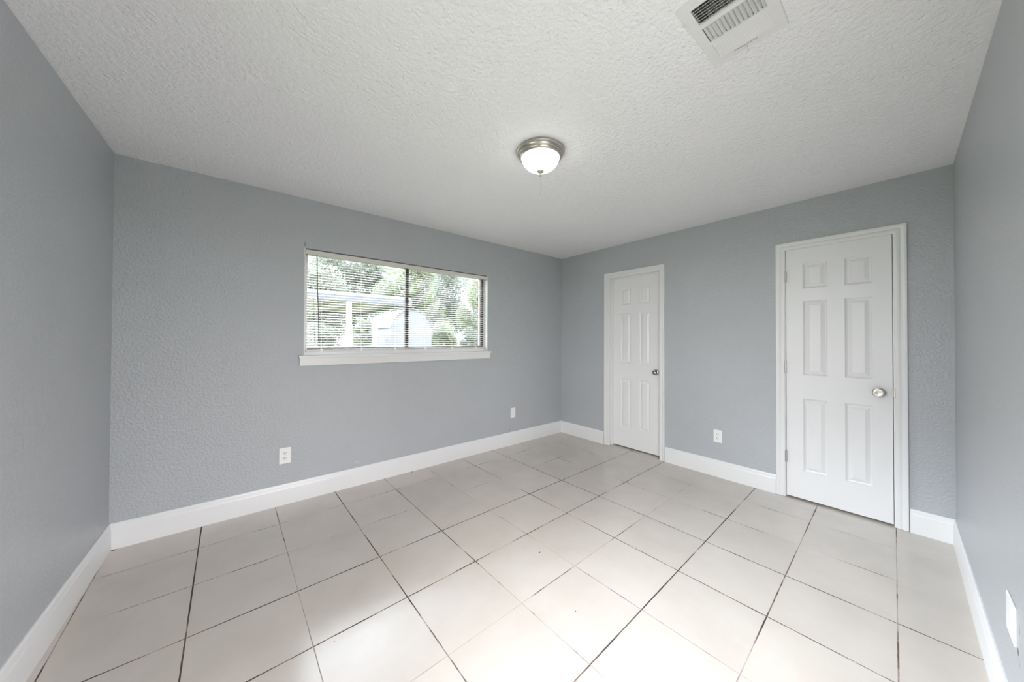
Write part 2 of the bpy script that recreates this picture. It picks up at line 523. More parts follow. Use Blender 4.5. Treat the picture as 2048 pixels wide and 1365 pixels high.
# ------------------------------------------------------------------ mesh helpers
class MB:
    """collects shapes and links them as one mesh object"""

    def __init__(self):
        self.v, self.f = [], []

    def add(self, verts, faces):
        o = len(self.v)
        self.v += [tuple(p) for p in verts]
        self.f += [tuple(i + o for i in q) for q in faces]
        return self

    def box(self, x0, x1, y0, y1, z0, z1):
        return self.add([(x0, y0, z0), (x1, y0, z0), (x1, y1, z0), (x0, y1, z0), (x0, y0, z1), (x1, y0, z1), (x1, y1, z1), (x0, y1, z1)],
                        [(0, 3, 2, 1), (4, 5, 6, 7), (0, 1, 5, 4), (1, 2, 6, 5), (2, 3, 7, 6), (3, 0, 4, 7)])

    def lathe(self, prof, seg=40, axis='Z', at=(0, 0, 0), flat=1.0):
        """prof: (radius, height); axis Z, or -Y (height grows into the room)"""
        vs, fs = [], []
        n = len(prof)
        for i in range(seg):
            a = 2 * PI * i / seg
            for r, h in prof:
                if axis == 'Z':
                    vs.append((at[0] + r * math.cos(a), at[1] + r * math.sin(a), at[2] + h))
                else:
                    vs.append((at[0] + r * math.cos(a), at[1] - h, at[2] + r * math.sin(a) * flat))
        for i in range(seg):
            j = (i + 1) % seg
            for k in range(n - 1):
                fs.append((i * n + k, j * n + k, j * n + k + 1, i * n + k + 1))
        return self.add(vs, fs)

    def tube(self, pts, r, seg=8, r2=None):
        pts = [Vector(p) for p in pts]
        vs, fs = [], []
        m = len(pts)
        for i, p in enumerate(pts):
            d = (pts[min(i + 1, m - 1)] - pts[max(i - 1, 0)]).normalized()
            a = d.orthogonal().normalized()
            b = d.cross(a)
            rr = r if r2 is None else r + (r2 - r) * i / (m - 1)
            for k in range(seg):
                t = 2 * PI * k / seg
                vs.append(p + a * (rr * math.cos(t)) + b * (rr * math.sin(t)))
        for i in range(m - 1):
            for k in range(seg):
                j = (k + 1) % seg
                fs.append((i * seg + k, i * seg + j, (i + 1) * seg + j, (i + 1) * seg + k))
        fs.append(tuple(range(seg)))
        fs.append(tuple((m - 1) * seg + k for k in range(seg)))
        return self.add(vs, fs)

    def loft(self, rings, closed=True, caps=True):
        """rings of the same number of points joined in turn"""
        n = len(rings[0])
        vs = [p for r in rings for p in r]
        fs = []
        for i in range(len(rings) - 1):
            for k in range(n if closed else n - 1):
                j = (k + 1) % n
                fs.append((i * n + k, i * n + j, (i + 1) * n + j, (i + 1) * n + k))
        if caps:
            fs.append(tuple(range(n)))
            fs.append(tuple((len(rings) - 1) * n + k for k in range(n)))
        return self.add(vs, fs)

    def build(self, name, mat, parent=None, bevel=0.0, smooth=None, loc=None, rotz=0.0, seg=2):
        me = bpy.data.meshes.new(name)
        me.from_pydata(self.v, [], self.f)
        bm = bmesh.new()
        bm.from_mesh(me)
        bmesh.ops.recalc_face_normals(bm, faces=bm.faces)
        if bevel:
            ed = [e for e in bm.edges if len(e.link_faces) == 2 and e.calc_face_angle(0) > 0.5]
            bmesh.ops.bevel(bm, geom=ed, offset=bevel, segments=seg, affect='EDGES', profile=0.6)
        bm.to_mesh(me)
        bm.free()
        if smooth is not None:
            me.shade_smooth()
            me.set_sharp_from_angle(angle=math.radians(smooth))
        me.materials.append(mat)
        o = bpy.data.objects.new(name, me)
        COL.objects.link(o)
        if parent is not None:
            o.parent = parent
        if loc is not None:
            o.location = loc
        o.rotation_euler = (0, 0, rotz)
        return o


def tag(o, label, cat, group=None, kind=None):
    o['label'] = label
    o['category'] = cat
    if group:
        o['group'] = group
    if kind:
        o['kind'] = kind
    return o


def thing(name, label, cat, loc=(0, 0, 0), rotz=0.0, group=None, kind=None):
    o = bpy.data.objects.new(name, None)
    o.empty_display_size = 0.1
    COL.objects.link(o)
    o.location = loc
    o.rotation_euler = (0, 0, rotz)
    return tag(o, label, cat, group, kind)


# ------------------------------------------------------------------ room: measured plan, slightly out of square
H = 2.44
A = Vector((0.0, 0.0))             # left far corner
B = Vector((4.0744, 0.0))          # far middle corner
C = Vector((4.1174, -3.3367))      # right corner
D = Vector((-0.0406, -3.3826))     # corner beside the camera
T = 0.114                          # wall thickness


def frame_of(p, q):
    """origin and turn of a wall seen from inside: x to the right, +y out of the room"""
    d = q - p
    return (p.x, p.y, 0), math.atan2(d.y, d.x), d.length


L_org, L_rot, L_len = frame_of(D, A)
K_org, K_rot, K_len = frame_of(A, B)
R_org, R_rot, R_len = frame_of(B, C)
F_org, F_rot, F_len = frame_of(C, D)

# floor and ceiling
fl = MB().box(-0.4, 4.5, -3.8, 0.24, -0.12, 0).build('floor', M_tile)
tag(fl, 'beige square ceramic tile floor with dirty grout lines', 'floor', kind='structure')
VX0, VX1, VY0, VY1 = 1.782, 2.079, -2.853, -2.660      # duct hole
ce = MB()
ce.box(-0.4, VX0, -3.8, 0.24, H, H + 0.1)
ce.box(VX1, 4.5, -3.8, 0.24, H, H + 0.1)
ce.box(VX0, VX1, -3.8, VY0, H, H + 0.1)
ce.box(VX0, VX1, VY1, 0.24, H, H + 0.1)
tag(ce.build('ceiling', M_ceiling), 'white orange peel textured ceiling', 'ceiling', kind='structure')

# walls
S0, S1, S2, S3 = 0.53, 1.77, 0.80, 2.10     # unseen side window near the camera, added for fill light
wl_ = MB()
wl_.box(-0.15, S0, 0, T, -0.05, H + 0.05)
wl_.box(S1, L_len + 0.1, 0, T, -0.05, H + 0.05)
wl_.box(S0, S1, 0, T, -0.05, S2)
wl_.box(S0, S1, 0, T, S3, H + 0.05)
tag(wl_.build('wall_left', M_wall_left, loc=L_org, rotz=L_rot),
    'plain grey wall at the left edge', 'wall', kind='structure')
E0, E1, E2 = 2.437, 3.537, 2.05         # open doorway added behind the camera to let in fill light
wf = MB()
wf.box(-0.15, E0, 0, T, -0.05, H + 0.05)
wf.box(E1, F_len + 0.1, 0, T, -0.05, H + 0.05)
wf.box(E0, E1, 0, T, E2, H + 0.05)
tag(wf.build('wall_front', M_wall_front, loc=F_org, rotz=F_rot),
    'plain grey wall at the right edge', 'wall', kind='structure')
WX0, WX1, WZ0, WZ1 = 1.000, 2.810, 1.145, 2.037       # window opening
wb = MB()
wb.box(-0.15, WX0, 0, T, -0.05, H + 0.05)
wb.box(WX1, K_len + 0.15, 0, T, -0.05, H + 0.05)
wb.box(WX0, WX1, 0, T, -0.05, WZ0)
wb.box(WX0, WX1, 0, T, WZ1, H + 0.05)
tag(wb.build('wall_back', M_wall_back), 'grey textured wall around the window', 'wall', kind='structure')
D1 = (0.776, 1.420, 2.060)       # clear openings of the two doors: left, right, top (with jambs)
D2 = (2.468, 3.096, 2.066)
wr = MB()
for a, b in ((-0.1, D1[0]), (D1[1], D2[0]), (D2[1], R_len + 0.1)):
    wr.box(a, b, 0, T, -0.05, H + 0.05)
for d in (D1, D2):
    wr.box(d[0], d[1], 0, T, d[2], H + 0.05)
tag(wr.build('wall_right', M_wall_right, loc=R_org, rotz=R_rot), 'grey textured wall holding both white doors', 'wall', kind='structure')
# dark box added behind the doors, stops light leaking through their gaps
cb = MB()
cb.box(0.5, 3.4, 0.70, 0.75, -0.05, H)
cb.box(0.5, 3.4, T, 0.75, -0.06, -0.005)
cb.box(0.5, 3.4, T, 0.75, 2.2, 2.25)
cb.box(0.5, 0.55, T, 0.75, -0.05, H)
cb.box(3.35, 3.4, T, 0.75, -0.05, H)
tag(cb.build('wall_light_block', M_dark, loc=R_org, rotz=R_rot), 'dark backing box added behind the two doors to block light', 'wall', kind='structure')

# brick skin outside
bk = MB()
bx0, bx1, bz0, bz1 = 0.985, 2.826, 1.10, 2.06
bk.box(-1.5, bx0, T + 0.012, 0.225, -0.2, H + 0.1)
bk.box(bx1, 6.0, T + 0.012, 0.225, -0.2, H + 0.1)
bk.box(bx0, bx1, T + 0.012, 0.225, -0.2, bz0)
bk.box(bx0, bx1, T + 0.012, 0.225, bz1, H + 0.1)
tag(bk.build('wall_outside', M_brick), 'pinkish brick outer wall seen through the window', 'wall', kind='structure')

rf = MB().box(-0.95, 6.0, -4.4, 0.85, H + 0.101, H + 0.22)  # overhang added to keep steep skylight off the floor
tag(rf.build('roof', plain('white_soffit_board', (0.7, 0.7, 0.68), 0.7, noise=0.03)), 'unseen roof slab of the house, eaves added to cut steep skylight', 'roof', kind='structure')

# baseboards: profile (out from the wall, height)
BB = [(0, 0), (0.014, 0), (0.014, 0.118), (0.0125, 0.124), (0.0105, 0.128), (0.0105, 0.143), (0.008, 0.152), (0.005, 0.158), (0, 0.158)]


def baseboard(name, label, org, rot, s0, s1, e0, e1):
    """s0..s1 along the wall, e = +1 for a mitre in an inside corner, 0 for a butt end"""
    mb = MB()
    for (a, b, ea, eb) in zip(s0, s1, e0, e1):
        mb.loft([[(a + ea * p, -p, z) for p, z in BB], [(b - eb * p, -p, z) for p, z in BB]])
    o = mb.build(name, M_trim, loc=org, rotz=rot, smooth=40)
    tag(o, label, 'baseboard', kind='structure')


baseboard('baseboard_left', 'tall white baseboard along the left wall', L_org, L_rot, [0], [L_len], [1], [1])
baseboard('baseboard_back', 'tall white baseboard under the window', K_org, K_rot, [0], [K_len], [1], [1])
baseboard('baseboard_right', 'white baseboard pieces between the door casings', R_org, R_rot, [0, 1.474, 3.148], [0.710, 2.420, R_len], [1, 0, 0], [0, 0, 1])
baseboard('baseboard_front', 'tall white baseboard along the right edge wall', F_org, F_rot, [0, E1 + 0.065], [E0 - 0.065, F_len], [1, 0], [0, 1])

# door casings with jambs
CP = [(0, 0), (0, 0.008), (0.004, 0.0105), (0.010, 0.0115), (0.026, 0.0125), (0.030, 0.0105), (0.034, 0.0125), (0.044, 0.0165), (0.054, 0.0175), (0.058, 0.0165), (0.060, 0.012), (0.060, 0)]


def casing(name, label, inner, wl, wr_, recess_stop, org=R_org, rot=R_rot):
    """inner = (left, right, top) inside edge of the casing; wl, wr_ = side widths"""
    l, r, t = inner
    mb = MB()
    rings = []
    for (px, pz, w, sx, sz) in ((l, 0.002, wl, -1, 0), (l, t, wl, -1, 1), (r, t, wr_, 1, 1), (r, 0.002, wr_, 1, 0)):
        k = w / 0.060
        rings.append([(px + sx * q * k, -p, pz + sz * q) for q, p in CP])
    mb.loft(rings)
    # jambs
    j = 0.016
    mb.box(l - j + 0.004, l + 0.004, 0.0, T, 0.002, t + 0.004)
    mb.box(r - 0.004, r - 0.004 + j, 0.0, T, 0.002, t + 0.004)
    mb.box(l + 0.004, r - 0.004, 0.0, T, t - 0.004, t - 0.004 + j)
    # stops
    a, b = recess_stop
    mb.box(l + 0.004, l + 0.015, a, b, 0.002, t - 0.004)
    mb.box(r - 0.015, r - 0.004, a, b, 0.002, t - 0.004)
    mb.box(l + 0.015, r - 0.015, a, b, t - 0.015, t - 0.004)
    o = mb.build(name, M_trim, loc=org, rotz=rot, smooth=35)
    tag(o, label, 'door casing', kind='structure')
    return o


casing('trim_1', 'white casing and deep jamb of the farther narrow door', (0.782, 1.414, 2.056), 0.066, 0.056, (0.040, 0.074))
casing('trim_2', 'white moulded casing of the nearer right door', (2.482, 3.082, 2.052), 0.060, 0.062, (0.044, 0.080))

casing('trim_3', 'white casing of the doorway added behind the camera for fill light', (E0 + 0.008, E1 - 0.008, E2 - 0.008), 0.06, 0.06, (0.040, 0.074), F_org, F_rot)


# six panel doors
def door_leaf(name, label, x0, x1, z0, z1, y, panels_x, panels_z, loc, rot):
    """front face at y, thickness 35 mm behind it; raised panels between the grid lines"""
    xs = [x0] + panels_x + [x1]
    zs = [z0] + panels_z + [z1]
    mb = MB()
    th = 0.035
    steps = [(0, 0), (0.008, 0.009), (0.015, 0.0115), (0.040, 0.0025)]
    for i in range(len(xs) - 1):
        for k in range(len(zs) - 1):
            a, b, c, d = xs[i], xs[i + 1], zs[k], zs[k + 1]
            if i % 2 == 1 and k % 2 == 1:
                rings = [[(a + s, y + dp, c + s), (b - s, y + dp, c + s), (b - s, y + dp, d - s), (a + s, y + dp, d - s)] for s, dp in steps]
                vs = [p for r in rings for p in r]
                fs = []
                for q in range(len(rings) - 1):
                    for e in range(4):
                        f = (e + 1) % 4
                        fs.append((q * 4 + e, q * 4 + f, q * 4 + 4 + f, q * 4 + 4 + e))
                q = (len(rings) - 1) * 4
                fs.append((q, q + 1, q + 2, q + 3))
                mb.add(vs, fs)
            else:
                mb.add([(a, y, c), (b, y, c), (b, y, d), (a, y, d)], [(0, 1, 2, 3)])
    mb.add([(x0, y, z0), (x1, y, z0), (x1, y + th, z0), (x0, y + th, z0), (x0, y, z1), (x1, y, z1), (x1, y + th, z1), (x0, y + th, z1)],
           [(0, 3, 2, 1), (4, 5, 6, 7), (1, 2, 6, 5), (2, 3, 7, 6), (3, 0, 4, 7)])
    me = mb
    o = me.build(name, M_door, loc=loc, rotz=rot)
    bm = bmesh.new()
    bm.from_mesh(o.data)
    bmesh.ops.remove_doubles(bm, verts=bm.verts, dist=0.00005)
    bmesh.ops.recalc_face_normals(bm, faces=bm.faces)
    bm.to_mesh(o.data)
    bm.free()
    return tag(o, label, 'door', kind='structure')


PZ = [0.238, 0.828, 1.020, 1.620, 1.720, 1.926]
d1 = door_leaf('door_1', 'farther narrow white six panel door set back in its frame, small round knob', 0.791, 1.405, 0.014, 2.048, 0.075,
               [0.893, 1.026, 1.134, 1.267], PZ, R_org, R_rot)
d2 = door_leaf('door_2', 'nearer white six panel door with three visible hinges and satin knob', 2.489, 3.0745, 0.015, 2.0475, 0.004,
               [2.597, 2.741, 2.837, 2.980], PZ, R_org, R_rot)

# knobs
k1 = MB()
k1.lathe([(0, 0.052), (0.010, 0.0515), (0.018, 0.049), (0.024, 0.043), (0.026, 0.036), (0.024, 0.028), (0.018, 0.021), (0.012, 0.017), (0.011, 0.008), (0.011, 0.0)], 32, 'Y')
kn = k1.build('door_knob', M_nickel_dark, parent=d1, smooth=40, loc=(1.338, 0.075 - 0.004, 0.935))
kn['label'] = 'shiny round metal knob'
MB().lathe([(0, 0.010), (0.014, 0.0095), (0.026, 0.007), (0.031, 0.003), (0.032, -0.004), (0, -0.004)], 36, 'Y').build('rose', M_nickel_dark, parent=kn, smooth=40)
MB().lathe([(0, 0.054), (0.005, 0.0535), (0.006, 0.050)], 16, 'Y').build('push_button', M_nickel, parent=kn, smooth=40)
k2 = MB()
k2.lathe([(0, 0.054), (0.006, 0.055), (0.016, 0.0568), (0.024, 0.0572), (0.029, 0.0555), (0.0315, 0.051), (0.0305, 0.045), (0.025, 0.036), (0.016, 0.026), (0.0125, 0.018), (0.0125, 0.0)], 40, 'Y')
kn = k2.build('door_knob', M_nickel, parent=d2, smooth=40, loc=(3.008, 0.004, 0.929))
kn['label'] = 'satin nickel knob with flat dished face'
MB().lathe([(0, 0.009), (0.016, 0.009), (0.030, 0.006), (0.033, 0.002), (0.033, 0.0), (0, 0.0)], 40, 'Y').build('rose', M_nickel, parent=kn, smooth=40)
st = MB().box(3.0745, 3.0765, -0.001, 0.030, 0.902, 0.956)
st.box(3.076, 3.0785, 0.004, 0.016, 0.918, 0.940)
so = st.build('latch_plate', M_nickel, parent=d2)
so['label'] = 'satin nickel latch plate on the door edge'
# strike plate belongs to the casing
MB().box(3.0782, 3.0850, -0.0125, 0.02, 0.900, 0.958).build('strike_plate', M_nickel, parent=bpy.data.objects['trim_2'], bevel=0.001)
for z in (1.828, 1.080, 0.336):
    hb = MB()
    for q in range(5):
        a = -0.0445 + q * 0.0178
        hb.tube([(0, 0, a + 0.0004), (0, 0, a + 0.0174)], 0.0064, 14)
    hb.tube([(0, 0, -0.048), (0, 0, 0.048)], 0.0042, 10)
    h = hb.build('hinge', M_hinge, parent=d2, smooth=40, loc=(2.4868, -0.0075, z))
    h['label'] = 'metal hinge barrel'
    MB().box(-0.0015, 0.0015, 0.006, 0.034, -0.0445, 0.0445).box(0.0, 0.009, 0.0055, 0.0085, -0.0445, 0.0445).build('hinge_leaf', M_hinge, parent=h)


# ------------------------------------------------------------------ window
w1 = thing('window_1', 'wide sliding window with bronze frame, white stool and apron below', 'window', (0, 0, 0), kind='structure')
# white reveal lining
rv = MB()
rv.box(WX0, WX0 + 0.006, 0.0, 0.086, WZ0, WZ1)
rv.box(WX1 - 0.006, WX1, 0.0, 0.086, WZ0, WZ1)
rv.box(WX0 + 0.006, WX0 + 0.032, 0.074, 0.086, WZ0 + 0.015, WZ1 - 0.03)
rv.box(WX0 + 0.006, WX1 - 0.006, 0.066, 0.086, WZ0 + 0.014, 1.192)
rv.build('reveal_lining', M_trim, parent=w1)
fr = MB()
fy0, fy1 = 0.086, 0.128
fr.box(WX0, WX0 + 0.030, fy0, fy1, WZ0, WZ1)
fr.box(WX1 - 0.030, WX1, fy0, fy1, WZ0, WZ1)
fr.box(WX0 + 0.030, WX1 - 0.030, fy0, fy1, WZ0, WZ0 + 0.078)
fr.box(WX0 + 0.030, WX1 - 0.030, fy0, fy1, WZ1 - 0.030, WZ1)
fr.build('window_frame', M_bronze, parent=w1, bevel=0.002)
MB().box(1.872, 1.904, fy0 + 0.004, fy1 - 0.004, WZ0 + 0.078, WZ1 - 0.030).build('meeting_stile', M_bronze, parent=w1, bevel=0.002)
for a, b, y in ((WX0 + 0.030, 1.872, 0.100), (1.904, WX1 - 0.030, 0.112)):
    MB().box(a, b, y, y + 0.003, WZ0 + 0.078, WZ1 - 0.030).build('window_pane', M_glass, parent=w1)
ws = MB().box(0.966, 2.845, -0.034, 0.0, WZ0 - 0.004, WZ0 + 0.015)
ws.box(WX0 + 0.0005, WX1 - 0.0005, -0.001, 0.087, WZ0, WZ0 + 0.015)
ws.build('window_stool', M_trim, parent=w1, bevel=0.003)
MB().box(0.972, 2.836, -0.019, 0.0, 1.078, WZ0 - 0.004).build('window_apron', M_trim, parent=w1, bevel=0.002)

# side window added out of view in the near left wall, brings fill light
w2 = thing('added_window', 'unseen side window added in the near left wall for fill light', 'window', L_org, L_rot, kind='structure')
f2 = MB()
f2.box(S0, S0 + 0.03, 0.07, 0.11, S2, S3).box(S1 - 0.03, S1, 0.07, 0.11, S2, S3)
f2.box(S0 + 0.03, S1 - 0.03, 0.07, 0.11, S2, S2 + 0.03).box(S0 + 0.03, S1 - 0.03, 0.07, 0.11, S3 - 0.03, S3)
f2.box(S0 + 0.03, S1 - 0.03, 0.075, 0.105, 1.435, 1.465)
f2.build('window_frame', M_bronze, parent=w2, bevel=0.002)
for a, b, y in ((S2 + 0.03, 1.435, 0.085), (1.465, S3 - 0.03, 0.095)):
    MB().box(S0 + 0.03, S1 - 0.03, y, y + 0.003, a, b).build('window_pane', M_glass, parent=w2)
sb = MB().box(S0 - 0.03, S1 + 0.03, -0.03, 0.0, S2 - 0.02, S2)
sb.box(S0, S1, -0.001, 0.07, S2 - 0.004, S2 + 0.004)
sb.build('window_stool', M_trim, parent=w2, bevel=0.003)

# mini blind hanging in the opening
BX0, BX1 = WX0 + 0.010, WX1 - 0.014
blind = thing('window_blind', 'white horizontal mini blind hanging open in the window', 'blind', ((BX0 + BX1) / 2, 0.02, 1.18))
bo = Vector(((BX0 + BX1) / 2, 0.02, 1.18))
hw = (BX1 - BX0) / 2


def bl(z):
    return z - bo.z


hr = MB().box(-hw, hw, -0.016, 0.020, bl(1.994), bl(2.0275)).build('headrail', M_rail, parent=blind, bevel=0.002)
pitch = 0.0215
n_slat = 37
sl = MB()
tilt = math.radians(13)
top_z = 1.985
for i in range(n_slat):
    zc = top_z - i * pitch
    if zc < 1.222:
        break
    prof = []
    for k in range(6):
        t = k / 5 - 0.5
        yy, zz = t * 0.025, 0.0022 * (1 - (2 * t) ** 2)
        prof.append((yy * math.cos(tilt) - zz * math.sin(tilt), yy * math.sin(tilt) + zz * math.cos(tilt)))
    prof2 = [(p[0], p[1] - 0.0004) for p in reversed(prof)]
    ring = prof + prof2
    sl.loft([[(-hw + 0.003, y, bl(zc) + z) for y, z in ring], [(hw - 0.003, y, bl(zc) + z) for y, z in ring]])
sl.build('slat_panel', M_slat, parent=blind, smooth=60)
# spare slats resting on the bottom rail
MB().box(-hw + 0.003, hw - 0.003, -0.0125, 0.0125, bl(1.2105), bl(1.2140)).build('spare_slat', M_slat, parent=blind, bevel=0.0008)
br = MB().box(-hw + 0.002, hw - 0.002, -0.013, 0.013, bl(1.189), bl(1.2055)).build('bottom_rail', M_rail, parent=blind, bevel=0.003)
CX = (1.128, 1.438, 1.742, 2.050, 2.355, 2.655)
for x in CX:
    c = MB()
    c.tube([(x - bo.x, -0.0138, bl(1.205)), (x - bo.x, -0.0138, bl(1.999))], 0.0008, 6)
    c.tube([(x - bo.x, 0.0138, bl(1.205)), (x - bo.x, 0.0138, bl(1.999))], 0.0008, 6)
    c.build('ladder_cord', M_cord, parent=blind)
    MB().box(x - bo.x - 0.010, x - bo.x + 0.010, -0.0150, -0.0125, bl(1.188), bl(1.2125)).build('cord_clip', M_plate, parent=br, bevel=0.001)
wx = 1.087 - bo.x
wd = MB().tube([(wx, -0.020, bl(1.990)), (wx + 0.004, -0.021, bl(1.80)), (wx + 0.012, -0.021, bl(1.55)), (wx + 0.021, -0.021, bl(1.262))], 0.0036, 6).build('tilt_wand', M_wand, parent=blind, smooth=50)
wd['label'] = 'thin dark hanging wand'
MB().tube([(wx, -0.012, bl(2.004)), (wx, -0.020, bl(2.002)), (wx, -0.020, bl(1.988))], 0.002, 6).build('wand_hook', M_plate, parent=wd)


# ------------------------------------------------------------------ outlets and plates
def face_plate(parent, w, h):
    return MB().box(-w / 2, w / 2, -0.006, 0, -h / 2, h / 2).build('faceplate', M_plate, parent=parent, bevel=0.0035, seg=3)


def screw(parent, z, x=0.0):
    MB().lathe([(0, 0.0075), (0.003, 0.0072), (0.0036, 0.0058)], 14, 'Y', (x, 0, z)).build('screw', M_screw, parent=parent, smooth=40)


def outlet(label, org, rot, s, z, w=0.072, h=0.117):
    R = Matrix.Rotation(rot, 3, 'Z')
    p = Vector(org) + R @ Vector((s, 0, z))
    t = thing('wall_outlet', label, 'outlet', p, rot, 'duplex outlets low on the walls')
    face_plate(t, w, h)
    for zz in (0.0195, -0.0195):
        mb = MB()
        pts = []
        for k in range(24):
            a = 2 * PI * k / 24
            pts.append((0.0172 * math.cos(a), max(-0.0128, min(0.0128, 0.0172 * math.sin(a)))))
        mb.loft([[(x, -0.004, y) for x, y in pts], [(x, -0.0078, y) for x, y in pts], [(x * 0.95, -0.0085, y * 0.95) for x, y in pts]])
        r = mb.build('receptacle', M_plate, parent=t, loc=(0, 0, zz), smooth=40)
        MB().box(-0.0078, -0.0052, -0.0089, -0.0070, -0.0015, 0.0080).build('slot', M_slot, parent=r)
        MB().box(0.0052, 0.0074, -0.0089, -0.0070, -0.0005, 0.0075).build('slot', M_slot, parent=r)
        MB().lathe([(0, 0.0089), (0.0026, 0.0089), (0.0026, 0.007)], 12, 'Y', (0, 0, -0.0072)).build('ground_hole', M_slot, parent=r)
    screw(t, 0)
    return t


outlet('white duplex outlet on the window wall, below the left end of the window sill', K_org, K_rot, 0.8835, 0.3795, 0.077, 0.124)
outlet('white duplex outlet on the wall between the two doors', R_org, R_rot, 1.978, 0.3845, 0.073, 0.118)

cp = thing('coax_plate', 'small white cable plate low on the window wall near the far corner', 'wall plate', (3.196, 0, 0.393), 0)
face_plate(cp, 0.073, 0.122)
MB().lathe([(0, 0.011), (0.0035, 0.011), (0.0035, 0.0075), (0.0075, 0.0075), (0.0075, 0.0055)], 16, 'Y').build('coax_jack', M_screw, parent=cp, smooth=40)
for z in (0.042, -0.042):
    screw(cp, z)
pp = Vector(F_org) + Matrix.Rotation(F_rot, 3, 'Z') @ Vector((1.617, 0, 0.418))
fp = thing('wall_plate', 'white cover plate at the right edge, on the near wall above the baseboard', 'wall plate', pp, F_rot)
face_plate(fp, 0.116, 0.120)
MB().box(-0.017, 0.017, -0.0075, -0.005, -0.033, 0.033).build('centre_insert', M_plate, parent=fp, bevel=0.001)
for z in (0.048, -0.048):
    screw(fp, z)

# ------------------------------------------------------------------ ceiling light
cl = thing('ceiling_light', 'flush mount ceiling light with frosted glass dome and nickel ring, lit', 'ceiling light', (1.993, -1.719, H))
pan = MB().lathe([(0, 0), (0.1435, 0), (0.1450, -0.004), (0.1450, -0.010), (0.1415, -0.013), (0.1400, -0.0135), (0.1395, -0.018), (0.136, -0.026),
                  (0.131, -0.030), (0.1305, -0.033), (0.129, -0.038), (0.124, -0.043), (0.117, -0.046), (0.112, -0.044), (0.112, -0.030), (0, -0.030)], 72)
pan.build('base_ring', M_nickel, parent=cl, smooth=35)
dp = []
for k in range(15):
    a = k / 14 * PI / 2
    dp.append((0.1125 * math.cos(a) if k < 14 else 0.0, -0.042 - 0.080 * math.sin(a)))
MB().lathe(dp, 72).build('glass_dome', M_dome, parent=cl, smooth=60)
fn = MB().lathe([(0, -0.119), (0.0195, -0.1195), (0.0215, -0.1225), (0.0195, -0.1265), (0.012, -0.131), (0.0065, -0.134), (0.006, -0.138), (0.0082, -0.141), (0.009, -0.145),
                 (0.0075, -0.150), (0.0035, -0.1535), (0, -0.154)], 28).build('finial', M_finial, parent=cl, smooth=40)
MB().tube([(0, 0, -0.152), (0.0005, 0, -0.21), (0.0, 0.0005, -0.267)], 0.0007, 6).build('string', M_string, parent=fn)

# ------------------------------------------------------------------ ceiling vent
cv = thing('ceiling_vent', 'white three-way ceiling air vent with curved louvers', 'vent', (1.931, -2.757, H))
vx, vy = 1.931, -2.757
fx0, fx1, fy0_, fy1_ = 1.7575 - vx, 2.1045 - vx, -2.8745 - vy, -2.6390 - vy
banks = [(1.790 - vx, 1.8725 - vx), (1.8900 - vx, 1.9725 - vx), (1.9895 - vx, 2.0720 - vx)]
by0, by1 = -2.8450 - vy, -2.6675 - vy
fm = MB()
zt, zb = 0.0, -0.008
ys = [(fy0_, by0), (by1, fy1_)]
for a, b in ys:
    fm.box(fx0, fx1, a, b, zb, zt)
for a, b in ((fx0, banks[0][0]), (banks[0][1], banks[1][0]), (banks[1][1], banks[2][0]), (banks[2][1], fx1)):
    fm.box(a, b, by0, by1, zb, zt)
fm.build('vent_frame', M_vent, parent=cv)
# turned-down outer lip
lp = MB()
lp.box(fx0 - 0.002, fx0, fy0_ - 0.002, fy1_ + 0.002, -0.0065, 0)
lp.box(fx1, fx1 + 0.002, fy0_ - 0.002, fy1_ + 0.002, -0.0065, 0)
lp.box(fx0, fx1, fy0_ - 0.002, fy0_, -0.0065, 0)
lp.box(fx0, fx1, fy1_, fy1_ + 0.002, -0.0065, 0)
lp.build('vent_lip', M_vent, parent=cv)


def blade(mb, p0, p1, side, tilt_, width=0.019):
    """curved blade from p0 to p1 (in the ceiling plane); its top leans towards side"""
    n_ = 5
    rings = []
    for p in (p0, p1):
        prof = []
        for k in range(n_):
            t = k / (n_ - 1)
            off = width * t * math.sin(tilt_) * (0.6 + 0.4 * t)
            prof.append((p[0] + side[0] * off, p[1] + side[1] * off, -0.0075 + width * t * math.cos(tilt_)))
        q = [(a - side[0] * 0.0010, b - side[1] * 0.0010, c) for a, b, c in reversed(prof)]
        rings.append(prof + q)
    mb.loft(rings)


for bi, (a, b) in enumerate(banks):
    mb = MB()
    if bi == 1:
        n_ = 13
        for k in range(n_):
            y = by1 - (k + 0.35) * (by1 - by0) / n_
            blade(mb, (a, y), (b, y), (0, -1), math.radians(38), 0.016)
    else:
        n_ = 7
        for k in range(n_):
            x = a + (k + (0.1 if bi == 0 else 0.9)) * (b - a) / n_
            if bi == 0:
                blade(mb, (x, by0), (x, by1), (1, 0), math.radians(46), 0.014)
            else:
                blade(mb, (x, by0), (x, by1), (-1, 0), math.radians(52), 0.016)
    o = mb.build('louver_bank', M_vent, parent=cv, smooth=40)
dm = MB()
for k in range(9):
    y = by0 + (k + 0.5) * (by1 - by0) / 9
    dm.box(banks[0][0] - 0.005, banks[2][1] - 0.09, y - 0.0075, y + 0.0045, 0.022, 0.030)
dm.build('damper', M_damper, parent=cv)
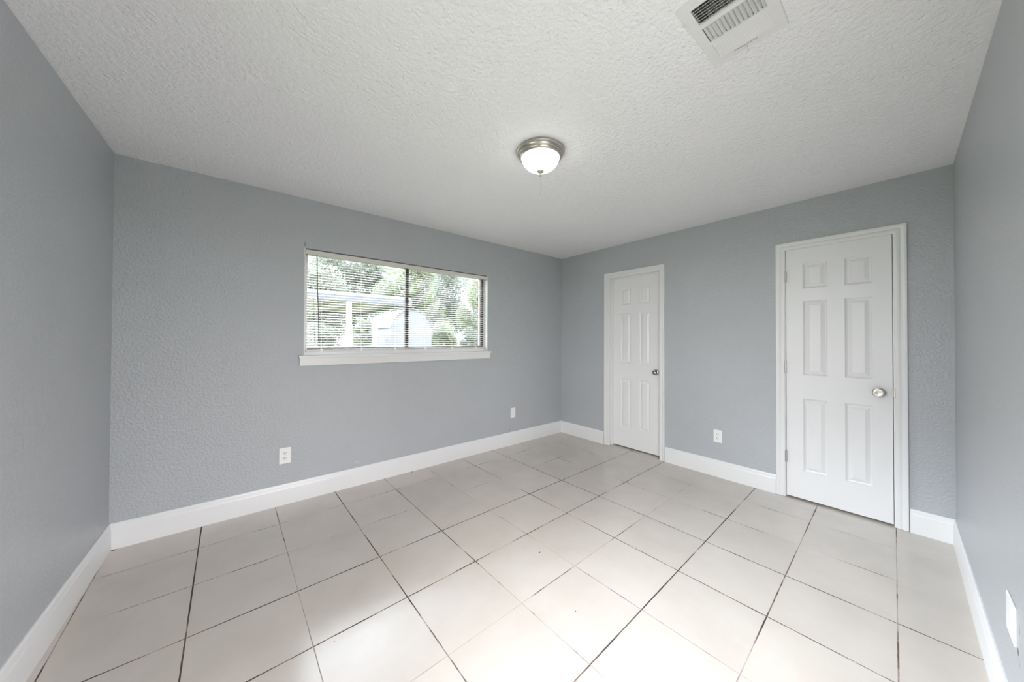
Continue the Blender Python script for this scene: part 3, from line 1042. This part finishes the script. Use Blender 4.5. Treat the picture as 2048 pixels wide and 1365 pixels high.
# duct box above
db = MB()
hx0, hx1, hy0, hy1 = VX0 - vx, VX1 - vx, VY0 - vy, VY1 - vy
db.box(hx0, hx1, hy0, hy1, 0.16, 0.165)
db.box(hx0 - 0.003, hx0, hy0, hy1, 0.0, 0.165)
db.box(hx1, hx1 + 0.003, hy0, hy1, 0.0, 0.165)
db.box(hx0, hx1, hy0 - 0.003, hy0, 0.0, 0.165)
db.box(hx0, hx1, hy1, hy1 + 0.003, 0.0, 0.165)
db.build('duct_box', M_duct, parent=cv)
lv = MB()
lx = 2.082 - vx
lv.box(lx - 0.003, lx + 0.003, -2.7545 - vy - 0.004, -2.7545 - vy + 0.004, -0.022, -0.006)
lv.tube([(lx, -2.7545 - vy, -0.020), (lx + 0.010, -2.7545 - vy, -0.026), (lx + 0.018, -2.756 - vy, -0.025)], 0.0032, 8)
lv.build('lever', M_vent, parent=cv, smooth=40)
MB().box(lx - 0.0009, lx + 0.0009, -2.788 - vy, -2.714 - vy, -0.0084, -0.0078).build('lever_slot', M_slot, parent=cv)

# ------------------------------------------------------------------ outside the window
G = -0.15
gr = MB().box(-40, 60, -50, 90, G - 0.1, G).build('ground', M_ground)
tag(gr, 'lawn behind the house seen through the window', 'lawn', kind='structure')

pt_ = MB().box(-3, 6, -7.5, -3.82, G - 0.02, -0.03).build('bounce_slab', plain('pale_concrete', (0.20, 0.195, 0.185), 0.9, noise=0.1, nscale=3))  # slab added out of view, bounces skylight up through the added doorway
tag(pt_, 'unseen concrete slab added outside the added doorway to bounce light indoors', 'porch', kind='structure')

# carport: flat steel roof parallel to the house
cpv = thing('carport', 'flat roofed white carport on posts, left behind the window', 'carport', (0.5, 8.4, G))

ox, oy = 0.5, 8.4
X0, X1, Y0, Y1 = -5.0 - ox, 4.37 - ox, 6.0 - oy, 10.9 - oy
MB().box(X0, X1, Y0, Y0 + 0.05, 2.255 - G, 2.44 - G).box(X0, X1, Y1 - 0.05, Y1, 2.255 - G, 2.40 - G).box(X1 - 0.05, X1, Y0 + 0.05, Y1 - 0.05, 2.255 - G, 2.42 - G).build(
    'fascia', M_fascia, parent=cpv)
pn = MB()
nr = 46
prev = None
ring0, ring1 = [], []
for k in range(nr * 4 + 1):
    x = X0 + (X1 - X0 - 0.05) * k / (nr * 4)
    z = 2.34 - G + (0.03 if k % 4 in (0, 1) else 0.0)
    ring0.append((x, Y0 + 0.05, z))
    ring1.append((x, Y1 - 0.05, z - 0.03))
pn.loft([ring0, ring1], closed=False, caps=False)
pn.build('roof_pan', M_pan, parent=cpv)
MB().box(X0, X1 - 0.05, Y0 - 0.006, Y0, 2.425 - G, 2.46 - G).build('drip_edge', M_post, parent=cpv)
bmx0, bmx1 = 2.66 - ox, 2.45 - ox
MB().add([(bmx0, Y0 + 0.05, 2.20 - G), (bmx0 + 0.12, Y0 + 0.05, 2.20 - G), (bmx1 + 0.12, Y1 - 0.05, 2.20 - G), (bmx1, Y1 - 0.05, 2.20 - G),
          (bmx0, Y0 + 0.05, 2.33 - G), (bmx0 + 0.12, Y0 + 0.05, 2.33 - G), (bmx1 + 0.12, Y1 - 0.05, 2.30 - G), (bmx1, Y1 - 0.05, 2.30 - G)],
         [(0, 3, 2, 1), (4, 5, 6, 7), (0, 1, 5, 4), (1, 2, 6, 5), (2, 3, 7, 6), (3, 0, 4, 7)]).build('beam', M_beam, parent=cpv)
for x, y in ((2.72, 6.06), (-3.6, 6.06), (3.80, 10.80), (-3.6, 10.80)):
    MB().box(x - ox - 0.055, x - ox + 0.055, y - oy - 0.055, y - oy + 0.055, 0, 2.26 - G).build('post', M_post, parent=cpv, bevel=0.008)

# barn shaped shed
sh = thing('garden_shed', 'small pale barn-shaped shed with curved roof behind the window', 'shed', (6.825, 13.65, G))
yF, yB = 12.0 - 13.65, 15.3 - 13.65
hw_ = 1.0
prof = [(-hw_, 0), (hw_, 0), (hw_, 1.92 - G), (0.86, 2.22 - G), (0.62, 2.48 - G), (0.32, 2.64 - G), (0, 2.70 - G), (-0.32, 2.64 - G), (-0.62, 2.48 - G), (-0.86, 2.22 - G), (-hw_, 1.92 - G)]
MB().loft([[(x, yF, z) for x, z in prof], [(x, yB, z) for x, z in prof]]).build('shed_wall', M_shed, parent=sh)
arc = [(-hw_ - 0.06, 1.84 - G), (-0.90, 2.24 - G), (-0.65, 2.51 - G), (-0.34, 2.68 - G), (0, 2.74 - G), (0.34, 2.68 - G), (0.65, 2.51 - G), (0.90, 2.24 - G), (hw_ + 0.06, 1.84 - G)]
arc_in = [(x * 0.985, z - 0.03) for x, z in reversed(arc)]
MB().loft([[(x, yF - 0.08, z) for x, z in arc + arc_in], [(x, yB + 0.08, z) for x, z in arc + arc_in]]).build('shed_roof', M_shingle, parent=sh)
gs = MB()
for k in range(-6, 7):
    gs.box(-hw_ - 0.012, -hw_, k * 0.25 - 0.02, k * 0.25 + 0.02, 0.02, 1.86 - G)
gs.build('batten_panel', M_shed, parent=sh)
MB().box(-hw_ - 0.03, -hw_ - 0.002, 0.05, 0.95, 0.05, 1.82 - G).build('shed_door', M_shed_door, parent=sh)


# trees: trunk with branches, crown of single leaves
def tree(label, x, y, height, rx, ry, base, n_leaf, mat, seed, gaps=0.0, group='trees and shrubs beyond the window', name='tree', leaf=0.115):
    rnd = random.Random(seed)
    t = thing(name, label, 'tree' if name == 'tree' else 'shrub', (x, y, G), 0, group)
    cz = (height + base) / 2
    rz = (height - base) / 2
    tr = MB()
    tr.tube([(0, 0, -0.05), (0.05, 0.03, base * 0.6), (0.0, 0.1, base + rz * 0.6), (0.1, 0.0, base + rz * 1.3)], 0.05 * rx + 0.03, 9, 0.03)
    clumps = []
    for k in range(26):
        while True:
            p = Vector((rnd.uniform(-1, 1), rnd.uniform(-1, 1), rnd.uniform(-1, 1)))
            if 0.25 < p.length < 1:
                break
        q = Vector((p.x * rx, p.y * ry, cz + p.z * rz))
        clumps.append((q, rnd.uniform(0.28, 0.5) * min(rx, rz)))
        if k % 2 == 0:
            s = Vector((0.02, 0.05, max(0.1, min(q.z - 0.3, base + rz * 0.5))))
            tr.tube([s, (s + q) / 2 + Vector((0, 0, 0.12)), q], 0.035, 6, 0.01)
    tr.build('trunk', M_bark, parent=t, smooth=60)
    vs, fs = [], []
    for k in range(n_leaf * 2):
        c, r = clumps[rnd.randrange(len(clumps))]
        d = Vector((rnd.gauss(0, 1), rnd.gauss(0, 1), rnd.gauss(0, 1))).normalized() * r * rnd.random() ** 0.4
        p = c + d
        if p.z < 0.05:
            p.z = 0.05 + rnd.random() * 0.2
        a = Vector((rnd.gauss(0, 1), rnd.gauss(0, 1), rnd.gauss(0, 0.6))).normalized()
        b = a.orthogonal().normalized()
        b = (Matrix.Rotation(rnd.random() * 6.28, 3, a) @ b)
        e = a.cross(b)
        s = leaf * rnd.uniform(0.6, 1.3)
        o = len(vs)
        vs += [p - b * s, p + e * s * 0.45, p + b * s, p - e * s * 0.45]
        fs.append((o, o + 1, o + 2, o + 3))
    MB().add(vs, fs).build('crown', mat, parent=t)
    return t


TR = [
    ('broad leafy tree behind the left part of the carport roof', 3.5, 17.3, 5.0, 1.95, 1.1, 0.9, 4200, 0),
    ('loose tree farther back, above the carport roof near the window middle', 6.6, 21.6, 8.3, 2.25, 1.1, 1.2, 4200, 2),
    ('tall yellow-green tree just right of the shed roof', 9.3, 17.5, 6.1, 2.05, 1.1, 0.9, 5200, 1),
    ('dull green tree farther back, right of the yellow-green one', 12.9, 21.8, 7.8, 2.3, 1.1, 0.9, 4600, 2),
    ('yellow-green tree at the right part of the window view', 14.9, 17.5, 6.5, 1.98, 1.1, 0.8, 4200, 1),
    ('far tree at the right end of the window view', 18.6, 21.8, 7.6, 2.2, 1.1, 0.8, 3600, 0),
]
for i, (lab, x, y, h, rx, ry, base, nl, mi) in enumerate(TR):
    tree(lab, x, y, h - G, rx, ry, base, nl, M_leaf[mi], 100 + i)
SHR = [
    ('rounded shrub seen below the left carport roof', 3.1, 14.4, 2.0, 0.95, 0.5, 1900, 2),
    ('narrow shrub between the carport post and the shed', 4.95, 12.6, 2.0, 0.5, 0.5, 1400, 0),
    ('shrub just right of the shed', 9.35, 14.3, 2.1, 0.95, 0.5, 2000, 1),
    ('low shrub in the middle of the right window half', 12.0, 14.5, 1.9, 1.0, 0.5, 2000, 2),
    ('low shrub at the right end of the window view', 14.8, 14.6, 1.8, 1.0, 0.5, 1900, 0),
]
for i, (lab, x, y, h, rx, ry, nl, mi) in enumerate(SHR):
    tree(lab, x, y, h - G, rx, ry, 0.15, nl, M_leaf[mi], 300 + i, name='shrub', leaf=0.09)
